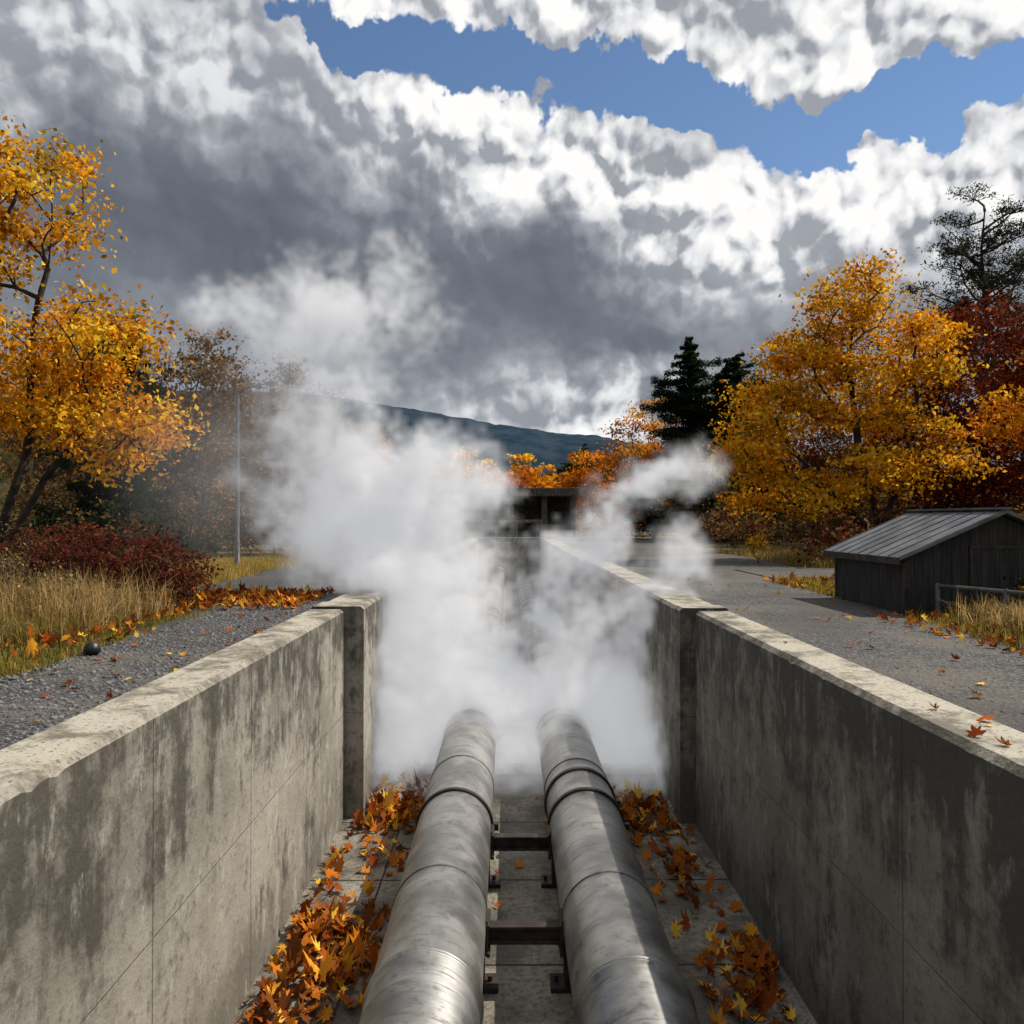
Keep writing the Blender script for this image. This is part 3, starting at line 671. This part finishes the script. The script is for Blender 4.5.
# ------------------------------------------------------------------ steam (real volume grids)
def vol_obj(name,lo,hi,vox,field,mat):
    g=bpy.data.node_groups.new(name+'_field','GeometryNodeTree')
    g.interface.new_socket('Geometry',in_out='OUTPUT',socket_type='NodeSocketGeometry')
    g.interface.new_socket('Geometry',in_out='INPUT',socket_type='NodeSocketGeometry')
    t=NT(g); p=t.new('GeometryNodeInputPosition').outputs[0]
    vc=t.new('GeometryNodeVolumeCube'); t.setin(vc,'Density',field(t,p))
    vc.inputs['Min'].default_value=lo; vc.inputs['Max'].default_value=hi
    for nm,i in (('Resolution X',0),('Resolution Y',1),('Resolution Z',2)): vc.inputs[nm].default_value=int((hi[i]-lo[i])/vox)
    sm=t.new('GeometryNodeSetMaterial'); t.l.new(vc.outputs[0],sm.inputs[0]); sm.inputs['Material'].default_value=mat
    go=t.new('NodeGroupOutput'); t.l.new(sm.outputs[0],go.inputs[0])
    me=bpy.data.meshes.new(name); me.from_pydata([(0,12,1)],[],[]); ob=bpy.data.objects.new(name,me); sc.collection.objects.link(ob)
    md=ob.modifiers.new('field','NODES'); md.node_group=g; me.materials.append(mat)
def warp(t,p):
    w=t.v('SCALE',t.v('SUBTRACT',t.noise(p,.75,2,.5,out=1),(.5,.5,.5)),scale=1.6)
    w2=t.v('SCALE',t.v('SUBTRACT',t.noise(p,2.3,3,.55,out=1),(.5,.5,.5)),scale=.85)
    return t.v('ADD',t.v('ADD',p,w),w2)
def puffs(t,q,B,k):
    tot=None
    for cx,cy,cz,rx,ry,rz,s in B:
        d=t.v('DIVIDE',t.v('SUBTRACT',q,(cx,cy,cz)),(rx,ry,rz)); l=t.v('DOT_PRODUCT',d,d,out='v')
        e=t.m('MULTIPLY',t.m('EXPONENT',t.m('MULTIPLY',l,-k)),s)
        tot=e if tot is None else t.m('ADD',tot,e)
    return tot
def steam_field(t,p):
    q=warp(t,p)
    B=[(-.5,11.4,.35,2.6,1.6,1.15,1.45),(1.3,11.1,.4,1.3,1.3,.85,1.15),(-1.2,12.0,2.1,1.35,1.3,1.2,1.25),(-1.9,12.2,3.5,1.4,1.1,1.0,1.2),(-.9,12.4,4.1,.85,.8,.65,1.05),
       (-2.9,12.4,3.9,1.3,1.0,1.2,.85),(-2.4,12.2,6.8,1.9,.9,.85,.86),(-2.9,12.4,5.4,1.2,.9,1.0,.78),(-3.9,12.6,6.6,1.2,.8,.6,.66),
       (1.0,12.2,2.2,.7,.8,.75,.9),(1.3,12.3,3.2,.6,.6,.7,.9),(1.9,12.4,3.9,.8,.6,.5,.95),(2.7,12.4,4.3,.7,.5,.5,.85),(2.0,11.2,1.9,.7,.8,.7,.9),(2.5,11.4,2.7,.7,.7,.6,.8),(-1.4,10.8,1.3,.7,.7,.8,.75)]
    tot=puffs(t,q,B,1.1)
    n=t.noise(q,1.7,7,.64); n2=t.noise(q,2.4,4,.6)
    ridge=t.m('SUBTRACT',.35,t.m('ABSOLUTE',t.m('MULTIPLY',t.m('SUBTRACT',n2,.5),5.)))
    nn=t.m('ADD',t.m('MULTIPLY',t.m('SUBTRACT',n,.5),3.8),t.m('MULTIPLY',ridge,.85))
    f=t.m('ADD',tot,t.m('MULTIPLY',nn,t.mr(tot,.12,.45)))
    d=t.mr(f,.52,1.7,0.,1.,'LINEAR')
    return t.m('MULTIPLY',t.m('ADD',t.m('POWER',d,1.45),t.m('MULTIPLY',t.mr(tot,.28,.6),.004)),4.2)
def haze_field(t,p):
    hz=puffs(t,warp(t,p),[(-4.9,13.5,4.2,2.0,1.3,1.8,.11),(-3.6,13.6,5.0,1.3,1.1,1.4,.06)],1.3)
    return t.m('MULTIPLY',t.m('MAXIMUM',t.m('SUBTRACT',hz,.02),0.),t.mr(t.noise(p,1.1,3,.6),.25,.7,.4,1.3))
m=bpy.data.materials.new('steam'); m.use_nodes=True; m.node_tree.nodes.clear(); mt=NT(m.node_tree)
at=mt.new('ShaderNodeAttribute',attribute_name='density')
# white droplets; the small extra term stands for light scattered many times inside the steam
vs=mt.new('ShaderNodeVolumeScatter'); vs.inputs['Anisotropy'].default_value=.2; vs.inputs['Color'].default_value=(1,1,1,1)
mt.setin(vs,'Density',at.outputs['Fac'])
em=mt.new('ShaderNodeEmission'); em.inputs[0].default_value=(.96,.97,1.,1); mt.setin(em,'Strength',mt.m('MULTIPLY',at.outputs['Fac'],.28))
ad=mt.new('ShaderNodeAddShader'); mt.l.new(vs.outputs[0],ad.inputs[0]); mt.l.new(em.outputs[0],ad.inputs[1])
o=mt.new('ShaderNodeOutputMaterial'); mt.l.new(ad.outputs[0],o.inputs['Volume'])
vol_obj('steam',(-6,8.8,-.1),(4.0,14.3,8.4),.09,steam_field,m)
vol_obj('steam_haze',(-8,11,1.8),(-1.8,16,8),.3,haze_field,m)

# ------------------------------------------------------------------ sun + world
SV=Vector((.62,.22,.75)).normalized()
L=bpy.data.lights.new('sun','SUN'); L.energy=5; L.angle=rad(.5); L.color=(1,.93,.83)
lo=bpy.data.objects.new('sun',L); sc.collection.objects.link(lo); lo.rotation_euler=SV.to_track_quat('Z','Y').to_euler(); lo.location=(20,5,30)
el=math.asin(SV.z); az=math.atan2(SV.x,SV.y)
W=bpy.data.worlds.new('World'); sc.world=W; W.use_nodes=True; W.node_tree.nodes.clear(); t=NT(W.node_tree); t.dim='2D'
sky=t.new('ShaderNodeTexSky',sky_type='NISHITA'); sky.sun_disc=False; sky.sun_elevation=el; sky.sun_rotation=az; sky.dust_density=0.; sky.ozone_density=4.
dirv=t.v('NORMALIZE',t.new('ShaderNodeTexCoord').outputs['Generated']); x,y,z=t.xyz(dirv)
A=t.m('ARCTAN2',x,y); E=t.m('ARCSINE',z); P0=t.comb(A,E,0.)
wn=t.noise(P0,7,5,.6,out=1)
wsc=t.v('MULTIPLY',t.v('SUBTRACT',wn,(.5,.5,.5)),(.15,.15,0)); PW=t.v('ADD',P0,wsc)
n9=t.xyz(wn)[2]; Aw,Ew,_=t.xyz(PW)
An=t.m('ADD',t.m('MULTIPLY',Aw,1/rad(80)),.5,clamp=True)        # azimuth -40..40 deg -> 0..1
def curve(pts,scale):
    nd=t.new('ShaderNodeFloatCurve'); c=nd.mapping.curves[0]
    P=[((a+40)/80,v/scale) for a,v in pts]
    c.points[0].location=P[0]; c.points[1].location=P[-1]
    for q in P[1:-1]: c.points.new(*q)
    nd.mapping.update(); t.setin(nd,'Value',An); return t.m('MULTIPLY',nd.outputs[0],float(scale))
def band(center,w):   # center socket in degrees, w in degrees
    d=t.m('DIVIDE',t.m('SUBTRACT',Ew,t.m('MULTIPLY',center,rad(1))),rad(w)); return t.m('EXPONENT',t.m('MULTIPLY',t.m('MULTIPLY',d,d),-1.))
def height(vec):
    return t.m('ADD',t.m('MULTIPLY',t.vor(vec,7.,'F1',3.,.52),-.8),t.m('MULTIPLY',t.noise(vec,20,3,.6),.26))
PH=t.v('ADD',P0,t.v('SCALE',wsc,scale=.32))
h0=height(PH); h1=height(t.v('ADD',PH,(.008,.013,0)))
rel=t.m('MINIMUM',t.m('MAXIMUM',t.m('MULTIPLY',t.m('SUBTRACT',h0,h1),4.6),-.6),.6)
hc=curve([(-40,36),(-20,32.5),(-12,31),(-5,30.4),(3,30),(9,28.2),(15,26.2),(21,24.3),(28,24.8),(40,27)],40)
hs=curve([(-40,0),(-18,.0),(-13,1),(-4,.95),(3,.80),(9,1),(20,1.15),(30,1.05),(40,1)],2)
hole=t.m('MULTIPLY',band(hc,1.75),hs)
dA=t.m('DIVIDE',t.m('SUBTRACT',t.m('ABSOLUTE',Aw),1.6),.9); dE=t.m('DIVIDE',t.m('SUBTRACT',Ew,.75),.22)
hole=t.m('ADD',hole,t.m('EXPONENT',t.m('MULTIPLY',t.m('ADD',t.m('MULTIPLY',dA,dA),t.m('MULTIPLY',dE,dE)),-1.)))
pert=t.m('MAXIMUM',t.m('ADD',t.m('MULTIPLY',t.m('SUBTRACT',n9,.5),.95),t.m('MULTIPLY',t.m('ADD',h0,.22),.6)),-.36)
cov=t.mr(t.m('SUBTRACT',hole,pert),.58,.44)
bc=curve([(-40,25),(-27,28.5),(-15,27.5),(-9,25.8),(-2,26.2),(4,25),(9,22.3),(14,19.8),(23,19.8),(40,20)],40)
bs=curve([(-40,.5),(-27,.55),(-15,.5),(-9,.75),(0,1.05),(14,1.1),(25,.95),(40,.9)],2)
above=t.mr(t.m('SUBTRACT',Ew,t.m('MULTIPLY',hc,rad(1))),rad(.3),rad(2.2))
dl=t.v('MULTIPLY',t.v('SUBTRACT',PW,(rad(6),rad(8),0)),(1/rad(10),1/rad(2.4),1)); low=t.m('EXPONENT',t.m('MULTIPLY',t.v('DOT_PRODUCT',dl,dl,out='v'),-1.))
bright=t.m('ADD',t.m('ADD',t.m('MULTIPLY',band(bc,4.2),bs),t.m('MULTIPLY',above,.72)),t.m('MULTIPLY',low,.8))
ds=curve([(-40,.6),(-22,.78),(-8,.76),(4,.68),(13,.55),(24,.3),(40,.3)],2)
dark=t.m('MULTIPLY',band(t.m('SUBTRACT',bc,9.5),5.2),ds)
S=t.m('ADD',t.m('SUBTRACT',t.m('ADD',.38,t.m('MULTIPLY',bright,.48)),t.m('MULTIPLY',dark,.34)),t.m('MULTIPLY',rel,t.m('ADD',.05,t.m('MULTIPLY',bright,.58))))
S=t.m('ADD',S,t.m('MULTIPLY',t.m('SUBTRACT',n9,.5),.20))
ccol=t.ramp(S,[(0,(.095,.11,.14)),(.22,(.165,.185,.22)),(.5,(.37,.39,.43)),(.75,(.75,.76,.78)),(1,(1.,.99,.98))])
b1=t.new('ShaderNodeBackground'); t.setin(b1,0,sky.outputs[0]); b1.inputs[1].default_value=.11
b2=t.new('ShaderNodeBackground'); t.setin(b2,0,ccol); b2.inputs[1].default_value=1.
mx=t.new('ShaderNodeMixShader'); t.setin(mx,0,cov); t.l.new(b1.outputs[0],mx.inputs[1]); t.l.new(b2.outputs[0],mx.inputs[2])
o=t.new('ShaderNodeOutputWorld'); t.l.new(mx.outputs[0],o.inputs[0])

cam=bpy.data.cameras.new('camera'); cam.lens=28.1; cam.sensor_width=36; cam.clip_end=9000; cam.clip_start=.05
co=bpy.data.objects.new('camera',cam); sc.collection.objects.link(co); co.location=(0,0,3.42); co.rotation_euler=(rad(90.57),0,rad(-.29)); sc.camera=co
sc.view_settings.view_transform='Standard'; sc.view_settings.look='None'; sc.view_settings.exposure=0
